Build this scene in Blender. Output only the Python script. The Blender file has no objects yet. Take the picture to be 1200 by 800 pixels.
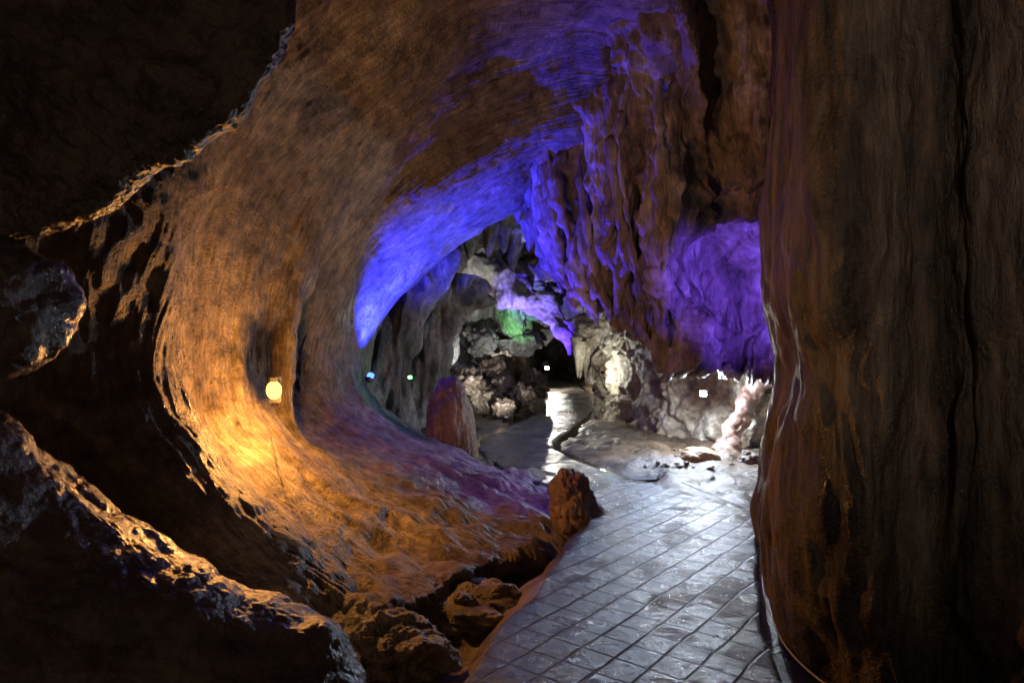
import bpy, math, numpy as np
from mathutils import Vector
RNG=np.random.RandomState(7)
scene=bpy.context.scene
# ------------------------------------------------------------------ noise
PERM=np.concatenate([RNG.permutation(256)]*3).astype(np.int64)
GR=RNG.normal(size=(256,3)); GR/=np.linalg.norm(GR,axis=1)[:,None]
def pn(p):
    i=np.floor(p).astype(np.int64); f=p-i; i&=255
    w=f*f*f*(f*(f*6-15)+10); out=np.zeros(len(p))
    for dx in (0,1):
        wx=w[:,0] if dx else 1-w[:,0]; hx=PERM[(i[:,0]+dx)&255]
        for dy in (0,1):
            wy=w[:,1] if dy else 1-w[:,1]; hy=PERM[hx+((i[:,1]+dy)&255)]
            for dz in (0,1):
                wz=w[:,2] if dz else 1-w[:,2]
                g=GR[PERM[hy+((i[:,2]+dz)&255)]]
                d=g[:,0]*(f[:,0]-dx)+g[:,1]*(f[:,1]-dy)+g[:,2]*(f[:,2]-dz)
                out+=wx*wy*wz*d
    return out*1.6
def fbm(p,s,o=3,seed=0.0):
    q=p*np.array(s)+seed*17.3; a=1.;r=0.
    for _ in range(o):
        r=r+a*pn(q); q=q*2.03+11.7; a*=.5
    return r
def billow(p,s,o=3,seed=0.0):
    q=p*np.array(s)+seed*17.3; a=1.;r=0.
    for _ in range(o):
        r=r+a*(np.sqrt(pn(q)**2+.004)*2-.5); q=q*2.03+11.7; a*=.45
    return r
V3=lambda a,b,c:np.array([a,b,c],float)
# ------------------------------------------------------------------ survey shots -> metres
# cave survey from one station 1.6 m above the floor: bearing, inclination (1/800 tangents, 600/400 = straight ahead/level), distance north (m)
def S(b,e,d): return ((b-600)/800*d, d, 1.6+(400-e)/800*d)
def cr(P,m):
    P=np.asarray(P,float); n=len(P)
    Q=np.concatenate([(2*P[0]-P[1])[None],P,(2*P[-1]-P[-2])[None]])
    t=np.linspace(0,n-1,m) if np.isscalar(m) else np.asarray(m,float)
    i=np.minimum(t.astype(int),n-2); f=(t-i).reshape((-1,)+(1,)*(P.ndim-1))
    a,b,c,d=Q[i],Q[i+1],Q[i+2],Q[i+3]
    return .5*((2*b)+(-a+c)*f+(2*a-5*b+4*c-d)*f*f+(-a+3*b-3*c+d)*f**3)
def make_mesh(name,verts,faces,mat,uv=None,parent=None,smooth=True):
    verts=np.asarray(verts,float); c=(verts.min(0)+verts.max(0))/2
    if parent is not None: c=np.zeros(3)
    me=bpy.data.meshes.new(name); faces=np.asarray(faces,np.int32); k=faces.shape[1]
    me.vertices.add(len(verts)); me.vertices.foreach_set('co',(verts-c).astype(np.float32).ravel())
    me.loops.add(faces.size); me.loops.foreach_set('vertex_index',faces.ravel())
    me.polygons.add(len(faces)); me.polygons.foreach_set('loop_start',np.arange(0,faces.size,k,dtype=np.int32))
    me.polygons.foreach_set('loop_total',np.full(len(faces),k,np.int32))
    me.update(calc_edges=True)
    me.polygons.foreach_set('use_smooth',np.full(len(faces),smooth))
    if uv is not None:
        l=me.uv_layers.new(name='UVMap'); l.data.foreach_set('uv',uv[faces.ravel()].astype(np.float32).ravel())
    me.validate(); me.materials.append(mat)
    o=bpy.data.objects.new(name,me); scene.collection.objects.link(o); o.location=c
    if parent is not None: o.parent=parent
    return o
def gridfaces(n,m,off=0,wrap=False):
    i,j=np.meshgrid(np.arange(n-1),np.arange(m if wrap else m-1),indexing='ij'); j2=(j+1)%m
    return np.stack([i*m+j,i*m+j2,(i+1)*m+j2,(i+1)*m+j],-1).reshape(-1,4)+off
def normals(G):
    n=np.cross(np.gradient(G,axis=0),np.gradient(G,axis=1)); l=np.linalg.norm(n,axis=2,keepdims=True); return n/np.maximum(l,1e-9)
def patch(name,rows,nu,nv,mat,disp,world=False,inside=(0.3,2.0,1.8)):
    P=np.array([[ (p if world else S(*p)) for p in r] for r in rows],float)
    G=cr(P,nu); G=np.swapaxes(cr(np.swapaxes(G,0,1),nv),0,1)
    N=normals(G)
    if ((np.array(inside)-G)*N).sum()<0: N=-N      # displacement positive = towards the open passage
    p=G.reshape(-1,3)
    u,v=np.meshgrid(np.linspace(0,len(rows)-1,nu),np.linspace(0,len(rows[0])-1,nv),indexing='ij')
    uv=np.stack([u.ravel(),v.ravel()],-1)
    d=disp(p,uv)
    p=p+N.reshape(-1,3)*d[:,None]
    return make_mesh(name,p,gridfaces(nu,nv),mat,uv)
def sweepgeo(pts,rad,nu=60,nv=28,amp=.15,fs=(5,5,2),seed=0,flat=1.0):
    C=cr(np.array(pts),nu); R=cr(np.array(rad)[:,None],nu)[:,0]
    T=np.gradient(C,axis=0); T/=np.linalg.norm(T,axis=1)[:,None]
    A=np.cross(T,V3(.31,.9,.2)); A/=np.linalg.norm(A,axis=1)[:,None]; B=np.cross(T,A)
    a=np.linspace(0,2*np.pi,nv,endpoint=False)
    G=C[:,None]+R[:,None,None]*(np.cos(a)[None,:,None]*A[:,None]+flat*np.sin(a)[None,:,None]*B[:,None])
    p=G.reshape(-1,3); d=(p-np.repeat(C,nv,0)); p=p+d*(amp*2*fbm(p,fs,3,seed))[:,None]
    return p,gridfaces(nu,nv,0,True)
def merge(name,geos,mat,parent=None):
    vs=[];fs=[];o=0
    for v,f in geos: vs.append(v);fs.append(f+o);o+=len(v)
    return make_mesh(name,np.concatenate(vs),np.concatenate(fs),mat,parent=parent)
def rockgeo(c,s,seed,res=90,amp=.22,crag=.08,fz=1.0,top=0.0,lean=(0,0),sq=1.0):
    nu,nv=res,int(res*1.6)
    th=np.linspace(0.001,np.pi-.001,nu); ph=np.linspace(0,2*np.pi,nv,endpoint=False)
    T,Pp=np.meshgrid(th,ph,indexing='ij')
    d=np.stack([np.sin(T)*np.cos(Pp),np.sin(T)*np.sin(Pp),np.cos(T)],-1).reshape(-1,3)
    r=1+amp*fbm(d,(1.3,1.3,1.3*fz),2,seed)+crag*billow(d,(2.0,2.0,2.0*fz),3,seed+3)+.012*fbm(d,(12,12,12*fz),2,seed)
    p=d*r[:,None]
    if sq!=1.0:
        rxy=np.linalg.norm(d[:,:2],axis=1); k=np.maximum(rxy,1e-3)**(sq-1); p[:,0]*=k; p[:,1]*=k
    k=1-top*np.clip((p[:,2]+1)/2,0,1); p[:,0]*=k; p[:,1]*=k
    p=p*np.array(s); p[:,0]+=lean[0]*(p[:,2]/s[2]); p[:,1]+=lean[1]*(p[:,2]/s[2])
    return p+np.array(c),gridfaces(nu,nv,0,True)
def conegeo(x,y,zt,L,r,seed):
    n=22;m=20;t=np.linspace(0,1,n);a=np.linspace(0,2*np.pi,m,endpoint=False)
    rr=r*(1-t)**.75+.006
    w=RNG.uniform(-.12,.12,2)*L
    P=np.zeros((n,m,3))
    P[...,0]=x+rr[:,None]*np.cos(a)+(w[0]*t*t)[:,None]; P[...,1]=y+rr[:,None]*np.sin(a)+(w[1]*t*t)[:,None]
    P[...,2]=(zt-L*t)[:,None]
    p=P.reshape(-1,3); c=np.stack([np.full(n*m,x),np.full(n*m,y),p[:,2]],-1)
    k=.4*fbm(p,(6,6,2.2),3,seed)
    return p+(p-c)*k[:,None],gridfaces(n,m,0,True)
# ------------------------------------------------------------------ materials
def rock_mat(name,c1,c2,c3,rough=(.35,.75),scale=1.2,streak=(1,1,1),bump=.6,uvflute=0.0,dist=.03,spec=.5,fine=1.0,bs=9,fw=.14,lo=.4):
    m=bpy.data.materials.new(name); m.use_nodes=True; nt=m.node_tree; N=nt.nodes; L=nt.links
    b=N['Principled BSDF']; tc=N.new('ShaderNodeTexCoord'); mp=N.new('ShaderNodeMapping'); mp.inputs['Scale'].default_value=streak
    L.new(tc.outputs['Object'],mp.inputs[0])
    def noise(s,d=6,r=.6,vec=None):
        n=N.new('ShaderNodeTexNoise'); n.inputs['Scale'].default_value=s; n.inputs['Detail'].default_value=d; n.inputs['Roughness'].default_value=r
        L.new(vec or mp.outputs[0],n.inputs['Vector']); return n
    n1=noise(scale,6,.65); cr_=N.new('ShaderNodeValToRGB'); e=cr_.color_ramp.elements
    e[0].position=.36;e[0].color=(*c1,1);e[1].position=.64;e[1].color=(*c3,1); k=e.new(.5);k.color=(*c2,1)
    L.new(n1.outputs[0],cr_.inputs[0])
    n2=noise(scale*7,5,.7); r2=N.new('ShaderNodeMapRange'); r2.inputs[1].default_value=.32;r2.inputs[2].default_value=.68;r2.inputs[3].default_value=lo;r2.inputs[4].default_value=1.3
    L.new(n2.outputs[0],r2.inputs[0])
    mx=N.new('ShaderNodeMix'); mx.data_type='RGBA'; mx.blend_type='MULTIPLY'; mx.inputs[0].default_value=1
    L.new(cr_.outputs[0],mx.inputs[6]); L.new(r2.outputs[0],mx.inputs[7]); col=mx.outputs[2]
    r3=N.new('ShaderNodeMapRange'); r3.inputs[1].default_value=.35;r3.inputs[2].default_value=.65;r3.inputs[3].default_value=rough[0];r3.inputs[4].default_value=rough[1]
    L.new(n1.outputs[0],r3.inputs[0]); L.new(r3.outputs[0],b.inputs['Roughness'])
    b.inputs['Specular IOR Level'].default_value=spec
    n4=noise(bs,7,.68); n5=noise(48*fine,3,.7,vec=tc.outputs['Object'])
    bu=N.new('ShaderNodeBump'); bu.inputs['Strength'].default_value=bump; bu.inputs['Distance'].default_value=dist
    ad=N.new('ShaderNodeMath'); ad.operation='MULTIPLY_ADD'; ad.inputs[1].default_value=fw; L.new(n5.outputs[0],ad.inputs[0]); L.new(n4.outputs[0],ad.inputs[2])
    out=ad.outputs[0]
    if uvflute:
        mu=N.new('ShaderNodeMapping'); mu.inputs['Scale'].default_value=(30,2.4,1); L.new(tc.outputs['UV'],mu.inputs[0])
        n6=noise(1.0,6,.7,vec=mu.outputs[0])
        a2=N.new('ShaderNodeMath'); a2.operation='MULTIPLY_ADD'; a2.inputs[1].default_value=uvflute; L.new(n6.outputs[0],a2.inputs[0]); L.new(out,a2.inputs[2]); out=a2.outputs[0]
        r6=N.new('ShaderNodeMapRange'); r6.inputs[1].default_value=.38;r6.inputs[2].default_value=.62;r6.inputs[3].default_value=.6;r6.inputs[4].default_value=1.15; L.new(n6.outputs[0],r6.inputs[0])
        m6=N.new('ShaderNodeMix'); m6.data_type='RGBA'; m6.blend_type='MULTIPLY'; m6.inputs[0].default_value=1; L.new(col,m6.inputs[6]); L.new(r6.outputs[0],m6.inputs[7]); col=m6.outputs[2]
    L.new(col,b.inputs['Base Color'])
    L.new(out,bu.inputs['Height']); L.new(bu.outputs[0],b.inputs['Normal'])
    return m
M_wall=rock_mat('ochre_limestone',(.20,.15,.105),(.33,.26,.185),(.46,.37,.27),(.3,.65),1.0,bump=1.0,uvflute=1.0,dist=.06,bs=11,fw=.6,lo=.32)
M_curt=rock_mat('flowstone',(.11,.075,.06),(.26,.18,.14),(.44,.35,.31),(.25,.55),1.2,(1.6,1.6,.5),bump=1,dist=.06)
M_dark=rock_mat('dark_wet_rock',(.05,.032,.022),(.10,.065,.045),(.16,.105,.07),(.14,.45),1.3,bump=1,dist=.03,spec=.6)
M_col=rock_mat('column_rock',(.05,.034,.024),(.16,.11,.075),(.30,.22,.15),(.22,.6),1.6,(2.0,2.0,.25),bump=1.0,dist=.05,bs=6,fw=.3,lo=.28)
M_far=rock_mat('pale_limestone',(.07,.06,.05),(.22,.19,.16),(.46,.43,.38),(.3,.65),1.3,(1.2,1.2,.7),bump=.9,dist=.08)
M_white=rock_mat('calcite_rock',(.16,.11,.075),(.36,.30,.23),(.55,.5,.42),(.4,.7),1.4,bump=.8,dist=.05)
M_mud=rock_mat('wet_mud',(.08,.055,.036),(.15,.105,.07),(.24,.17,.115),(.14,.55),1.5,bump=.9,dist=.04,spec=.5)
M_red=rock_mat('iron_stained_rock',(.12,.06,.05),(.20,.12,.10),(.30,.20,.17),(.3,.6),2.5,bump=.8,dist=.03)
M_tan=rock_mat('tan_boulder_rock',(.30,.19,.10),(.45,.32,.18),(.55,.42,.28),(.4,.7),3,bump=.5,dist=.02)
M_wetp=rock_mat('wet_stone',(.05,.045,.04),(.09,.08,.07),(.15,.13,.11),(.06,.34),2.4,bump=.8,dist=.04,spec=.9)
def simple(name,col,rough=.5,metal=0,emit=None,es=0,spec=.5):
    m=bpy.data.materials.new(name); m.use_nodes=True; b=m.node_tree.nodes['Principled BSDF']
    b.inputs['Base Color'].default_value=(*col,1); b.inputs['Roughness'].default_value=rough; b.inputs['Metallic'].default_value=metal
    b.inputs['Specular IOR Level'].default_value=spec
    if emit: b.inputs['Emission Color'].default_value=(*emit,1); b.inputs['Emission Strength'].default_value=es
    return m
def water_mat():
    m=bpy.data.materials.new('water'); m.use_nodes=True; nt=m.node_tree;N=nt.nodes;L=nt.links;b=N['Principled BSDF']
    b.inputs['Base Color'].default_value=(.022,.016,.011,1); b.inputs['Roughness'].default_value=.05; b.inputs['Specular IOR Level'].default_value=.5
    tc=N.new('ShaderNodeTexCoord'); n=N.new('ShaderNodeTexNoise'); n.inputs['Scale'].default_value=6; n.inputs['Detail'].default_value=3; L.new(tc.outputs['Object'],n.inputs['Vector'])
    bu=N.new('ShaderNodeBump'); bu.inputs['Strength'].default_value=.5; bu.inputs['Distance'].default_value=.02; L.new(n.outputs[0],bu.inputs['Height']); L.new(bu.outputs[0],b.inputs['Normal'])
    return m
def path_mat():
    m=bpy.data.materials.new('wet_path_tiles'); m.use_nodes=True; nt=m.node_tree;N=nt.nodes;L=nt.links;b=N['Principled BSDF']
    tc=N.new('ShaderNodeTexCoord'); mp=N.new('ShaderNodeMapping'); mp.inputs['Rotation'].default_value=(0,0,math.radians(38))
    nd=N.new('ShaderNodeTexNoise'); nd.inputs['Scale'].default_value=2.5; nd.inputs['Detail'].default_value=3
    va=N.new('ShaderNodeVectorMath'); va.operation='MULTIPLY_ADD'; va.inputs[1].default_value=(.035,.035,0)
    L.new(tc.outputs['Object'],nd.inputs['Vector']); L.new(nd.outputs['Color'],va.inputs[0]); L.new(tc.outputs['Object'],va.inputs[2]); L.new(va.outputs[0],mp.inputs[0])
    br=N.new('ShaderNodeTexBrick'); br.offset=0; br.inputs['Scale'].default_value=1; br.inputs['Brick Width'].default_value=.19; br.inputs['Row Height'].default_value=.19
    br.inputs['Mortar Size'].default_value=.010; br.inputs['Mortar Smooth'].default_value=.6
    br.inputs['Color1'].default_value=(.035,.04,.05,1); br.inputs['Color2'].default_value=(.08,.08,.08,1); br.inputs['Mortar'].default_value=(.012,.01,.008,1)
    L.new(mp.outputs[0],br.inputs['Vector'])
    n=N.new('ShaderNodeTexNoise'); n.inputs['Scale'].default_value=2.6; n.inputs['Detail'].default_value=7; n.inputs['Roughness'].default_value=.7; L.new(tc.outputs['Object'],n.inputs['Vector'])
    r=N.new('ShaderNodeMapRange'); r.inputs[1].default_value=.35;r.inputs[2].default_value=.65;r.inputs[3].default_value=.3;r.inputs[4].default_value=1.2; L.new(n.outputs[0],r.inputs[0])
    mx=N.new('ShaderNodeMix'); mx.data_type='RGBA'; mx.blend_type='MULTIPLY'; mx.inputs[0].default_value=1
    L.new(br.outputs['Color'],mx.inputs[6]); L.new(r.outputs[0],mx.inputs[7]); L.new(mx.outputs[2],b.inputs['Base Color'])
    r2=N.new('ShaderNodeMapRange'); r2.inputs[1].default_value=.40;r2.inputs[2].default_value=.60;r2.inputs[3].default_value=.42;r2.inputs[4].default_value=.08; L.new(n.outputs[0],r2.inputs[0])
    a3=N.new('ShaderNodeMath'); a3.operation='MULTIPLY_ADD'; a3.inputs[1].default_value=.4; L.new(br.outputs['Fac'],a3.inputs[0]); L.new(r2.outputs[0],a3.inputs[2]); L.new(a3.outputs[0],b.inputs['Roughness'])
    n3=N.new('ShaderNodeTexNoise'); n3.inputs['Scale'].default_value=18; n3.inputs['Detail'].default_value=6; n3.inputs['Roughness'].default_value=.7; L.new(tc.outputs['Object'],n3.inputs['Vector'])
    s=N.new('ShaderNodeMath'); s.operation='MULTIPLY_ADD'; s.inputs[1].default_value=-1.1; L.new(br.outputs['Fac'],s.inputs[0]); L.new(n3.outputs[0],s.inputs[2])
    bu=N.new('ShaderNodeBump'); bu.inputs['Strength'].default_value=1.0; bu.inputs['Distance'].default_value=.018; L.new(s.outputs[0],bu.inputs['Height']); L.new(bu.outputs[0],b.inputs['Normal'])
    b.inputs['Specular IOR Level'].default_value=.9
    return m
M_path=path_mat()
# ------------------------------------------------------------------ near passage wall + ceiling
rings=[
 [(250,950,3.3),(380,900,3.4),(250,900,3.4),(80,760,3.6),(-50,600,3.6),(-80,400,3.6),(-60,200,3.6),(0,0,3.8),(120,-150,3.8),(350,-300,3.8),(700,-350,3.8),(1200,-350,3.8)],
 [(380,830,3.9),(440,745,4.0),(395,705,4.15),(300,622,4.2),(207,518,4.3),(183,400,4.4),(205,240,4.4),(225,130,4.5),(310,-30,4.6),(450,-150,4.8),(700,-180,5),(1050,-180,5)],
 [(420,800,4.8),(520,690,4.7),(440,655,4.9),(340,588,5.0),(258,503,5.1),(240,400,5.2),(258,270,5.2),(310,160,5.3),(400,40,5.6),(520,-40,5.8),(700,-60,6.0),(1000,-60,6)],
 [(470,760,5.5),(595,660,5.4),(500,618,5.7),(400,560,5.8),(330,490,5.9),(310,400,5.9),(330,300,6.0),(390,195,6.2),(470,110,6.5),(570,40,6.8),(700,10,7),(960,10,7)],
 [(510,730,5.9),(640,652,5.8),(520,605,6.1),(415,548,6.2),(352,500,6.2),(345,410,6.2),(352,330,6.4),(405,225,6.7),(483,140,7.0),(575,80,7.4),(700,50,7.6),(950,50,7.6)],
 [(540,690,6.5),(680,635,6.35),(560,580,6.9),(440,530,7.1),(345,482,7.2),(325,420,7.2),(368,340,7.2),(422,250,7.4),(492,180,7.6),(578,125,7.8),(690,95,8.0),(940,80,8.0)],
 [(600,640,7.1),(665,600,7.1),(580,555,7.6),(465,515,7.9),(408,468,8.0),(394,420,8.0),(410,350,8.1),(453,285,8.2),(513,236,8.2),(588,195,8.3),(680,160,8.6),(930,120,8.8)],
 [(600,590,8.2),(640,565,8.4),(575,540,9.2),(490,505,9.8),(440,470,10.0),(430,430,10.2),(454,370,10.3),(504,318,10.4),(560,272,10.5),(614,240,10.5),(690,205,10.5),(930,190,10.5)],
 [(560,580,9),(600,560,9.2),(540,540,9.8),(450,510,10.6),(390,470,11),(370,430,11.2),(390,340,11.3),(430,260,11.4),(510,200,11.5),(600,150,11.5),(690,140,11.5),(930,120,11.5)],
]
def d_wall(p,uv):
    q=np.stack([uv[:,0]+.3*fbm(p,(.6,.6,.6),2,31),uv[:,1],np.zeros(len(uv))],-1)
    fl=fbm(q,(4.5,.7,1),4,2)
    low=np.clip((.75-p[:,2])/.8,0,1)
    d=.08*fbm(p,(.8,.8,.8),3,1)+.03*fl+.010*billow(q,(13,1.3,1),2,14)+.02*billow(p,(1.6,1.6,1.2),3,4)+.010*fbm(p,(8,8,8),3,5)
    d=d+low*(.06*billow(p,(1.9,1.9,2.6),3,6)+.05*fbm(p,(2.5,2.5,3),3,8))
    right=np.clip((p[:,0]-.1)/1.2,0,1)*np.clip((p[:,2]-3)/1,0,1)
    d=d+right*.18*billow(p,(1.3,.8,1.2),3,9)
    return d
patch('cave_wall',rings,800,460,M_wall,d_wall,inside=(0.6,7,1.8))
# ------------------------------------------------------------------ hanging flowstone mass (right half of the arch)
cur=[
 [(640,-40,7.6),(680,-60,7.2),(720,-80,6.8),(760,-80,6.4),(800,-80,6.2),(850,-80,6.2),(900,-80,6.0),(980,-80,5.8)],
 [(610,140,9.3),(650,110,8.4),(700,90,7.9),(750,80,7.5),(795,70,7),(840,80,7.0),(890,90,6.6),(980,90,6.2)],
 [(612,185,9.8),(643,185,8.9),(690,190,8.4),(740,190,7.8),(790,185,7.2),(835,200,7.3),(885,215,6.9),(980,215,6.4)],
 [(618,230,10.1),(645,260,9.1),(690,270,8.6),(740,275,8),(785,290,7.4),(825,275,8.4),(885,265,8.1),(980,260,7.8)],
 [(630,275,10.2),(655,312,9.3),(695,330,8.8),(745,340,8.3),(788,340,7.8),(835,335,8.9),(890,330,8.8),(980,330,8.6)],
 [(640,300,10.3),(665,335,9.4),(700,362,8.9),(745,385,8.5),(795,390,8.1),(845,400,8.8),(890,405,8.7),(980,410,8.4)],
 [(645,315,10.4),(670,347,9.6),(705,377,9.1),(748,404,8.7),(798,418,8.5),(850,440,8.8),(890,447,8.7),(980,445,8.4)],
 [(650,280,11),(680,300,10.6),(715,330,10.4),(750,350,10.2),(800,370,10),(850,390,9.8),(890,400,9.6),(980,400,9.4)],
]
def d_cur(p,uv):
    pocket=np.exp(-(((uv[:,0]-3.6)/.8)**2+((uv[:,1]-5.6)/.9)**2)*1.2)
    k=1-.93*np.clip(pocket*1.7,0,1)
    wp=p+.15*np.stack([fbm(p,(1.2,1.2,1.2),2,41),fbm(p,(1.2,1.2,1.2),2,42),0*p[:,0]],-1)
    d=.28*billow(wp,(1.1,1.1,.4),3,1)+.13*billow(wp,(3.0,3.0,.6),3,2)+.045*billow(wp,(8,8,1.5),2,3)+.04*fbm(p,(4,4,4),3,4)
    bot=np.clip((uv[:,0]-4.8)/1.2,0,1)*np.clip(7.2-uv[:,0],0,1)
    top=np.clip(2.4-uv[:,0],0,1); c=uv[:,1]-4.7+.55*(1.6-uv[:,0])
    swoop=np.exp(-(c/.25)**2)-.5*np.exp(-((c-.55)/.3)**2)
    rib=-(1-np.minimum(1,6*np.abs(np.sin(6*np.arctan2(uv[:,0]-2.2+.15*fbm(p,(1.5,1.5,1.5),2,77),7.6-uv[:,1])))))
    return (d-.05)*k+bot*.12*billow(p,(4,4,1.5),3,7)+(1-k)*(.06*fbm(p,(1.5,1.5,1.5),3,8)+.05*rib)+top*.22*swoop
patch('hanging_flowstone',cur,440,440,M_curt,d_cur,inside=(0.3,5,1.8))
CP=np.array([[S(*p) for p in r] for r in cur])
g=[]
for k in range(54):      # drapery strands running down the mass
    v=RNG.uniform(.05,4.3); u0=RNG.uniform(.9,3.4); u1=min(6.0,u0+RNG.uniform(1.2,3.0))
    us=np.linspace(u0,u1,7); col=cr(CP,us); pts=[]; ph=RNG.uniform(0,6)
    for i in range(7):
        q=cr(col[i],np.array([np.clip(v+.22*math.sin(1.6*us[i]+ph),0,7)]))[0]; w=min(1,i/2.2)
        pts.append(q+w*np.array([-.05,-.14-.04*math.sin(3*us[i]+ph),-.02])+(1-w)*np.array([.05,.22,.05]))
    r=RNG.uniform(.035,.085); g.append(sweepgeo(pts,[r*.8,r,r*1.2,r*.9,r*1.1,r*.8,r*.2],90,14,.6,(3.5,3.5,2.2),k,flat=.7))
merge('flowstone_drapery',g,M_curt)
g=[]
for (b,e,d,L,r) in [(652,318,9.5,.35,.1),(668,340,9.5,.3,.11),(690,355,9.2,.38,.12),(712,378,9.0,.3,.1),(735,392,8.9,.3,.12),(758,402,8.8,.24,.1),(560,255,10.4,.4,.12),(590,245,10.5,.5,.14),(540,275,10.5,.3,.1),(618,235,10.4,.55,.15),(575,250,10.6,.3,.08),(633,285,10.3,.5,.13),(605,240,10.4,.6,.2),(520,290,10.5,.3,.15)]:
    x,y,z=S(b,e-12,d)
    for k in range(3):
        dx,dy=RNG.uniform(-.14,.14,2); g.append(conegeo(x+dx,y+dy,z+.16,L*RNG.uniform(.5,1.1),r*RNG.uniform(.6,1.3),k+b))
merge('stalactite_cluster',g,M_curt)
# ------------------------------------------------------------------ foreground column on the right
ed={-140:905,60:902,200:897,340:898,430:914,500:905,570:897,660:903,730:915,810:942,950:985}
rows=[]
for e,b in ed.items():
    rows.append([(b+70,e,4.6),(b+14,e,4.1),(b,e,3.6),(b+45,e,3.2),(b+120,e,2.95),(b+190,e,3.0),(b+235,e,2.8),(b+380,e,2.5),(b+620,e,2.2)])
def d_col(p,uv):
    wp=p+.12*np.stack([fbm(p,(1.5,1.5,1.2),2,51),fbm(p,(1.5,1.5,1.2),2,52),0*p[:,0]],-1)
    return .07*fbm(p,(1.2,1.2,.5),2,1)+.04*billow(wp,(2.2,2.2,.5),3,2)+.025*billow(wp,(6,6,.9),2,3)+.03*fbm(p,(3,3,1.8),4,4)
patch('rock_column',rows,440,360,M_col,d_col)
# ------------------------------------------------------------------ foreground rocks on the left
sil=[(352,-90),(347,-10),(326,75),(280,136),(225,170),(178,195),(146,228),(105,255),(40,278),(-60,300),(-260,310)]
inn=[(250,-90),(240,-20),(215,40),(180,90),(140,120),(110,140),(80,165),(50,190),(0,220),(-100,240),(-260,260)]
rowsU=[[(b-90,e-80,3.0) for b,e in sil],[(b-12,e-10,2.62) for b,e in sil],[(b,e,2.45) for b,e in sil],[(b-18,e-16,2.36) for b,e in sil],[(b,e,2.32) for b,e in inn],[(b-160,e-150,2.2) for b,e in inn],[(b-420,e-420,1.6) for b,e in inn]]
d_fg=lambda p,uv:.05*fbm(p,(1.6,1.6,1.6),2,1)+.022*billow(p,(4,4,4),2,2)+.008*billow(p,(14,14,14),3,3)+.004*fbm(p,(40,40,40),2,4)
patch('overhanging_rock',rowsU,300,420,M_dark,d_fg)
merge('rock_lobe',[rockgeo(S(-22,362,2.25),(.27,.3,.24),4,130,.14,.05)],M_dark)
sl=[(-260,380),(-100,430),(0,492),(60,545),(130,600),(210,655),(280,690),(350,714),(408,735),(432,790),(430,880)]
rowsL=[[(b-60,e+160,3.7) for b,e in sl],[(b-6,e+18,3.15) for b,e in sl],[(b,e,2.8) for b,e in sl],[(b-12,e+22,2.6) for b,e in sl],[(b-60,e+130,2.3) for b,e in sl],[(b-110,e+330,2.0) for b,e in sl],[(b-160,e+800,1.6) for b,e in sl]]
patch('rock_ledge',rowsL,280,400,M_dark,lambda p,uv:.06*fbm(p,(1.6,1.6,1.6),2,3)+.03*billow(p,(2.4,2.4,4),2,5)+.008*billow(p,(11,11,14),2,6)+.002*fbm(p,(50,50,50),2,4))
# ------------------------------------------------------------------ floor
nx,ny=360,480
X,Y=np.meshgrid(np.linspace(-9,11,nx),np.zeros(ny),indexing='xy')
t=(np.linspace(0,1,ny))[:,None]; Y=np.repeat(-3+ (t*.45+.55*t*t)*43,nx,1)
left=lambda y:np.interp(y,[0,3.2,4.3,5.3,6.4,7.3,8.5,10.7,13,16,20,26,34],[-.8,-.22,.1,.42,.80,.62,-.05,-.6,-.1,.75,1.1,1.15,1.3])
right=lambda y:np.interp(y,[0,3.2,4.3,5.3,6.4,7.3,8.5,10.7,13,16,20,26,34],[1.0,1.26,1.52,1.9,2.36,1.9,1.15,.55,1.1,1.9,2.3,2.5,2.4])
p=np.stack([X.ravel(),Y.ravel(),np.zeros(X.size)],-1)
dist=np.maximum(left(p[:,1])-p[:,0],p[:,0]-right(p[:,1]))
out=np.clip(dist/.35,0,1)
z=-.04+.06*fbm(p,(1.1,1.1,1),3,1)*out+.05*billow(p,(2,2,1),3,2)*out+.012*fbm(p,(9,9,1),3,3)*out
nearl=np.clip((left(p[:,1])-.05-p[:,0])/.3,0,1)*np.clip((7.5-p[:,1])/1.2,0,1)
z=z-.32*nearl+.06*nearl*billow(p,(2.5,2.5,1),3,5)
far=np.clip((p[:,1]-7.5)/1.5,0,1)*np.clip((p[:,0]-right(p[:,1])-.1)/1.2,0,1); z=z+.10*far+.05*far*fbm(p,(2.2,2.2,1),3,12)
p[:,2]=z-.05*(1-out)
make_mesh('cave_floor',p,gridfaces(ny,nx),M_mud)
def sm(f,y): return sum(f(y+o) for o in np.linspace(-.5,.5,9))/9
def walk(name,ys,mat,top,amp):
    rows=[]
    for y in ys:
        l,r=sm(left,y),sm(right,y); w=.03*math.sin(y*3.1)+.02*math.sin(y*7.7)
        xs=[l-.02+w,l+w]+list(np.linspace(l+.02+w,r-.02+w*.5,24))+[r+w*.5,r+.02+w*.5]
        zs=[-.14,top-.005]+[top]*24+[top-.005,-.14]
        rows.append([(x,y,zz) for x,zz in zip(xs,zs)])
    P=np.array(rows); n,m=P.shape[:2]; q=P.reshape(-1,3)
    q[:,2]+=amp*fbm(q,(1.3,1.3,1),3,2)
    make_mesh(name,q,gridfaces(n,m),mat)
walk('tiled_path',np.linspace(1,7.9,150),M_path,0,.006)
walk('wet_stone_path',np.linspace(7.86,34,320),M_wetp,-.03,.022)
gx,gy=np.meshgrid(np.linspace(-2.5,4.5,30),np.linspace(8.2,30,60),indexing='xy')
make_mesh('puddle_water',np.stack([gx.ravel(),gy.ravel(),np.full(gx.size,-.058)],-1),gridfaces(60,30),water_mat())
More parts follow.
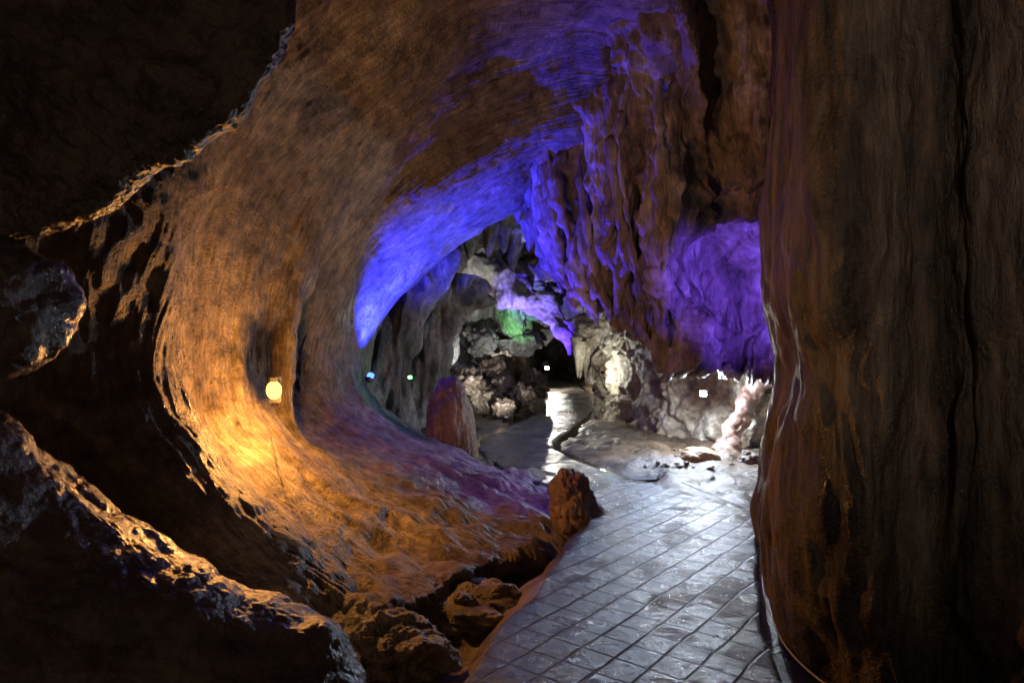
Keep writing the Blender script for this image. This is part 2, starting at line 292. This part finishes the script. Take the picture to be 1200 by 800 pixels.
# ------------------------------------------------------------------ far passage
sec=[(10.8,-3.4,6.0,5.6),(12,-2.5,5.6,5.0),(13.5,-1.75,5.0,4.7),(15,-1.45,4.4,4.5),(17,-1.25,3.8,4.2),(19.5,-1.0,3.5,3.9),(23,-.5,3.4,3.7),(28,.4,3.4,3.2),(32,1.0,2.7,2.2),(34,1.6,2.0,.6)]
rows=[]
for y,l,r,tz in sec:
    w=r-l
    rows.append([(l+.25,y,-.4),(l+.1,y,.3),(l-.05,y,tz*.35),(l+.02*w,y,tz*.7),(l+.2*w,y,tz*.93),(l+.4*w,y,tz),(l+.62*w,y,tz*1.0),(l+.83*w,y,tz*.9),(l+.97*w,y,tz*.66),(r,y,tz*.33),(r-.1,y,.25),(r-.3,y,-.4)])
def d_far(p,uv): return .30*fbm(p,(.7,.7,.6),3,1)+.35*billow(p,(1.0,1.0,.5),3,2)+.09*billow(p,(4,4,1.2),2,3)+.015*fbm(p,(12,12,12),2,4)
patch('passage_wall',rows,400,400,M_far,d_far,True,inside=(0.8,18,1.8))
g=[sweepgeo([S(458,545,11.4),S(452,480,11.4),S(462,420,11.5),S(475,360,11.6),S(490,290,11.8)],[.5,.42,.36,.45,.7],140,90,.35,(2.2,2.2,.6),2),
   sweepgeo([S(505,500,13),S(498,440,13),S(508,390,13),S(520,320,13)],[.45,.3,.35,.8],120,80,.4,(2.2,2.2,.6),3)]
merge('flowstone_buttress',g,M_far)
merge('limestone_overhang',[rockgeo(S(585,345,18.5),(1.5,1.3,1.15),3,180,.3,.3,.6,-.1),rockgeo(S(545,300,17),(.9,1.0,1.1),6,120,.3,.3,.5),rockgeo(S(640,330,19.5),(1.0,1.2,1.3),8,120,.3,.3,.5),rockgeo(S(560,400,17.2),(.5,.5,.35),18,80,.3,.2,.5),rockgeo(S(612,402,18),(.5,.5,.3),19,80,.3,.2,.5)]
      +[conegeo(*S(b,e,d),L,r,k) for k,(b,e,d,L,r) in enumerate([(540,388,17.6,.35,.3),(556,398,17.6,.3,.2),(590,398,17.8,.3,.32),(622,400,18,.4,.2),(640,386,18.5,.45,.3),(530,350,16.4,.5,.25),(545,330,16.2,.4,.2),(575,262,13.5,.7,.2),(590,268,13.6,.5,.16),(550,275,13.4,.5,.18),(600,275,14,.8,.2)])],M_far)
g=[]
for k,(b,e,d,s) in enumerate([(560,470,15.5,.55),(585,462,16.5,.5),(610,470,16,.42),(575,440,17.5,.6),(622,450,18,.5),(545,452,15,.5),(600,440,19,.6),(628,478,16.5,.28),(590,480,14.6,.3),(540,480,13.6,.35)]):
    g.append(rockgeo(S(b,e,d),(s*.8,s,s*.8),k+20,60,.3,.2))
merge('boulder_pile',g,M_mud)
def obj_rock(name,c,s,seed,mat,**k): return merge(name,[rockgeo(c,s,seed,**k)],mat)
obj_rock('stalagmite',S(528,497,9.2),(.335,.335,.63),2,M_red,res=150,amp=.12,crag=.07,fz=.5,top=.12,lean=(-.03,0),sq=.85)
obj_rock('boulder',S(670,590,6.25),(.21,.2,.30),9,M_red,res=120,amp=.24,crag=.12,top=.25,lean=(-.03,0),sq=.85)
obj_rock('boulder',S(695,606,6.4),(.13,.13,.15),12,M_red,res=80,amp=.2,crag=.08,top=.2)
obj_rock('boulder',S(585,570,7.5),(.2,.2,.14),14,M_red,res=80)
obj_rock('boulder',S(820,536,9.0),(.27,.22,.14),15,M_tan,res=100,amp=.12,crag=.04)
obj_rock('boulder',S(883,538,8.8),(.2,.2,.12),16,M_mud,res=70)
g=[]
for k in range(50):
    b=RNG.uniform(745,905); d=RNG.uniform(8.3,9.8); s=RNG.uniform(.02,.05); x=(b-600)/800*d
    g.append(rockgeo((x,d,.04+s*.3),(s,s,s*.6),k+40,22,.25,.1))
merge('rubble',g,M_mud)
g=[]
for k,(b,e,d,s) in enumerate([(535,718,4.8,(.48,.34,.20)),(465,765,4.0,(.30,.25,.22))]):
    g.append(rockgeo(S(b,e,d),s,k+62,180,.3,.16))
merge('ledge_rock',g,M_wall)
# ------------------------------------------------------------------ calcite wall on the right
cols=[(985,7.6),(930,8.9),(895,9.8),(850,10.3),(805,10.7),(772,11.2),(750,12.4),(722,13.6),(700,14.8),(712,17)]
zs=[-.5,.1,.6,1.1,1.7,2.4,3.2]
bul=[.25,.1,0,.12,.05,-.2,-.5]
rows=[[((b-600)/800*d,d+bul[i],z) for b,d in cols] for i,z in enumerate(zs)]
patch('calcite_wall',rows,240,320,M_white,lambda p,uv:.16*fbm(p,(1.1,1.1,1.1),3,1)+.12*billow(p,(2.3,2.3,1.6),3,2)+.03*fbm(p,(8,8,8),3,3),True)
merge('slanting_rock_rib',[sweepgeo([S(900,430,9.8),S(880,468,9.7),S(864,500,9.6),S(842,538,9.4)],[.2,.13,.12,.2],90,50,.4,(3,3,3),2)],M_red)
g=[]
for k in range(14):
    b=676+k*3.2; x,y,z=S(b,395+6*math.sin(k),14.2+.1*k); g.append(conegeo(x,y,z,.75*RNG.uniform(.6,1.2),.15*RNG.uniform(.7,1.3),k))
g.append(rockgeo(S(698,385,14.6),(.55,.4,.35),33,90,.25,.1))
merge('calcite_drapery',g,M_white)
merge('flowstone_tongue',[sweepgeo([S(560,320,16.5),S(605,345,16),S(640,364,15.6),S(662,388,15.3),S(668,416,15.2)],[.5,.34,.25,.19,.05],160,60,.35,(1.6,1.6,1.6),4)],M_white)
# ------------------------------------------------------------------ lamps
M_body=simple('lamp_housing',(.03,.03,.032),.45,.6); M_cable=simple('cable_sheath',(.12,.11,.09),.6); M_wcable=simple('white_cable_sheath',(.4,.4,.38),.5)
def box(name,size,loc,mat,parent,rot=None):
    import bmesh
    bm=bmesh.new(); bmesh.ops.create_cube(bm,size=1)
    for v in bm.verts: v.co=Vector((v.co.x*size[0],v.co.y*size[1],v.co.z*size[2]))
    bmesh.ops.bevel(bm,geom=bm.edges[:],offset=min(size)*.15,segments=2,affect='EDGES')
    me=bpy.data.meshes.new(name); bm.to_mesh(me); bm.free(); me.materials.append(mat)
    o=bpy.data.objects.new(name,me); scene.collection.objects.link(o); o.location=loc; o.parent=parent; return o
def flood(name,loc,target,color,power,spot=None,emit=40,size=.09,blend=.6,radius=.03,gcol=None,dome=.06):
    e=bpy.data.objects.new(name,None); scene.collection.objects.link(e); e.location=loc
    d=(Vector(target)-Vector(loc)).normalized(); e.rotation_euler=d.to_track_quat('-Z','Y').to_euler()
    box('housing',(size,size*.8,size*.45),(0,0,size*.3),M_body,e); box('rim',(size*1.15,size*.95,size*.1),(0,0,size*.03),M_body,e)
    box('glass',(size*.9,size*.7,size*dome),(0,0,-size*dome*.5),simple(name+'_glass',(.05,.05,.05),.6,0,gcol or color,emit,0),e)
    box('bracket',(size*1.3,size*.12,size*.12),(0,0,size*.45),M_body,e); box('bracket_arm',(size*.12,size*.12,size*.8),(0,size*.1,size*.85),M_body,e)
    l=bpy.data.lights.new('light','SPOT' if spot else 'POINT'); l.energy=power; l.color=color; l.shadow_soft_size=radius
    if spot: l.spot_size=math.radians(spot); l.spot_blend=blend
    o=bpy.data.objects.new('light',l); scene.collection.objects.link(o); o.parent=e; o.location=(0,0,-size*(.6+dome)-radius)
    return e
def bulb(name,loc,color,power,emit=40,r=.035):
    e=bpy.data.objects.new(name,None); scene.collection.objects.link(e); e.location=loc
    v,f=rockgeo((0,0,0),(r,r*.7,r*1.2),0,24,0,0)
    make_mesh('bulb',v,f,simple(name+'_glass',(.02,.01,.0),1,0,(1,.50,.10),emit,0),parent=e)
    box('socket',(r*.9,r*.8,r*.7),(0,0,r*1.4),M_body,e)
    box('backplate',(r*1.6,r*.4,r*3.4),(-r*.2,r*1.1,0),M_body,e)
    l=bpy.data.lights.new('light','POINT'); l.energy=power; l.color=color; l.shadow_soft_size=.04
    o=bpy.data.objects.new('light',l); scene.collection.objects.link(o); o.parent=e; o.location=(r*2,-r*3,-r*1.2)
    return e
BLUE=(.012,.02,1.0); VIO=(.10,.03,1.0); LAV=(.15,.07,1.0); WARM=(1,.42,.09); COOL=(.80,.90,1.0); GREEN=(.1,1,.15)
bulb('wall_lamp',S(321,457,5.3),WARM,125,4.0,.06)
flood('flood_or_fill_lamp',S(433,443,8.6),S(515,250,9.5),BLUE,3000,108,6,.085,1,gcol=(.05,.13,1),dome=.8)   # blue, behind the arch brow
flood('flood_or_fill_lamp',S(940,470,6.6),S(850,312,9),LAV,820,66,blend=1)                     # violet, behind the column
flood('flood_or_fill_lamp',S(950,400,6.3),S(740,310,8.2),LAV,330,50,blend=1)                   # unseen violet lamp, added to rake the drapery
flood('flood_or_fill_lamp',S(945,440,6.3),S(530,575,7.6),VIO,420,36)                   # violet on the mud slope
flood('flood_or_fill_lamp',(-.85,10.5,.12),S(680,285,8.6),(.06,.025,1),1700,36,5,blend=.8)      # behind the stalagmite
flood('flood_or_fill_lamp',S(824,461,9.5),S(790,480,7.5),COOL,190,None,120,.085)
flood('flood_or_fill_lamp',S(765,388,10.8),S(745,650,5.5),(.5,.66,1),200,80)  # unseen cool lamp added behind the curtain to put sheen on the path
flood('flood_or_fill_lamp',S(480,443,10.0),S(530,330,9.0),GREEN,1.5,None,12,.06,dome=.6)
flood('flood_or_fill_lamp',(-.55,13.6,.12),S(618,350,18.3),GREEN,1100,20,10,.06)
flood('flood_or_fill_lamp',(-.1,13.3,.12),S(640,366,15.6),(.08,.035,1),3400,46,3,.06)
flood('flood_or_fill_lamp',S(641,431,23),S(660,400,20),(1,.93,.8),350,None,60,.12)
flood('flood_or_fill_lamp',S(706,436,13.4),S(698,400,14.3),(.95,1,.85),34,None,10,.06)
flood('flood_or_fill_lamp',(-.15,12.9,.1),S(575,350,18),(.88,.95,1),600,66,2,.06)
flood('flood_or_fill_lamp',(-1.3,3.4,.1),(.25,7.6,4.1),(1,.72,.50),170,80,blend=1)     # added fill, unseen behind the ledge, washes the ceiling
flood('flood_or_fill_lamp',(.6,-1.0,2.6),(1.9,3.2,2.5),(1,.84,.70),110,66,blend=1)  # unseen fill added behind the camera to light the column
flood('flood_or_fill_lamp',(-.4,-1.2,1.9),(-1.6,2.6,2.1),(1,.75,.6),22,100,blend=1)  # second unseen fill behind the camera, added to lift the overhanging rock from black
# ------------------------------------------------------------------ cables
def cable(name,pts,r,mat):
    cu=bpy.data.curves.new(name,'CURVE'); cu.dimensions='3D'; cu.bevel_depth=r; cu.bevel_resolution=2
    sp=cu.splines.new('NURBS'); sp.points.add(len(pts)-1); sp.order_u=4; sp.use_endpoint_u=True
    for q,a in zip(sp.points,pts): q.co=(*a,1)
    cu.resolution_u=8; cu.materials.append(mat); o=bpy.data.objects.new(name,cu); scene.collection.objects.link(o)
cable('electric_cable',[S(318,500,5.55),S(325,545,5.15),S(345,580,4.95),S(352,610,4.75),S(378,635,4.5),S(375,665,4.3),S(350,697,4.1)],.003,M_cable)
cable('electric_cable',[(1.9,7.6,.03),(2.05,6.9,.03),(2.3,6.2,.04),(2.15,5.8,.05),(1.85,5.0,.02),(1.6,4.4,.02),(1.5,3.9,-.02),(1.42,3.5,-.02),(1.5,3.1,-.02),(1.6,2.8,0)],.006,M_wcable)
# ------------------------------------------------------------------ world, camera
w=bpy.data.worlds.new('World'); scene.world=w; w.use_nodes=True
bg=w.node_tree.nodes['Background']; bg.inputs[0].default_value=(.8,.70,.70,1); bg.inputs[1].default_value=.014
cam=bpy.data.cameras.new('camera'); cam.lens=24; cam.sensor_width=36; cam.clip_end=200; cam.clip_start=.05
co=bpy.data.objects.new('camera',cam); scene.collection.objects.link(co); co.location=(0,0,1.6); co.rotation_euler=(math.radians(90),0,0)
scene.camera=co
scene.view_settings.view_transform='Standard'; scene.view_settings.look='None'; scene.view_settings.exposure=0
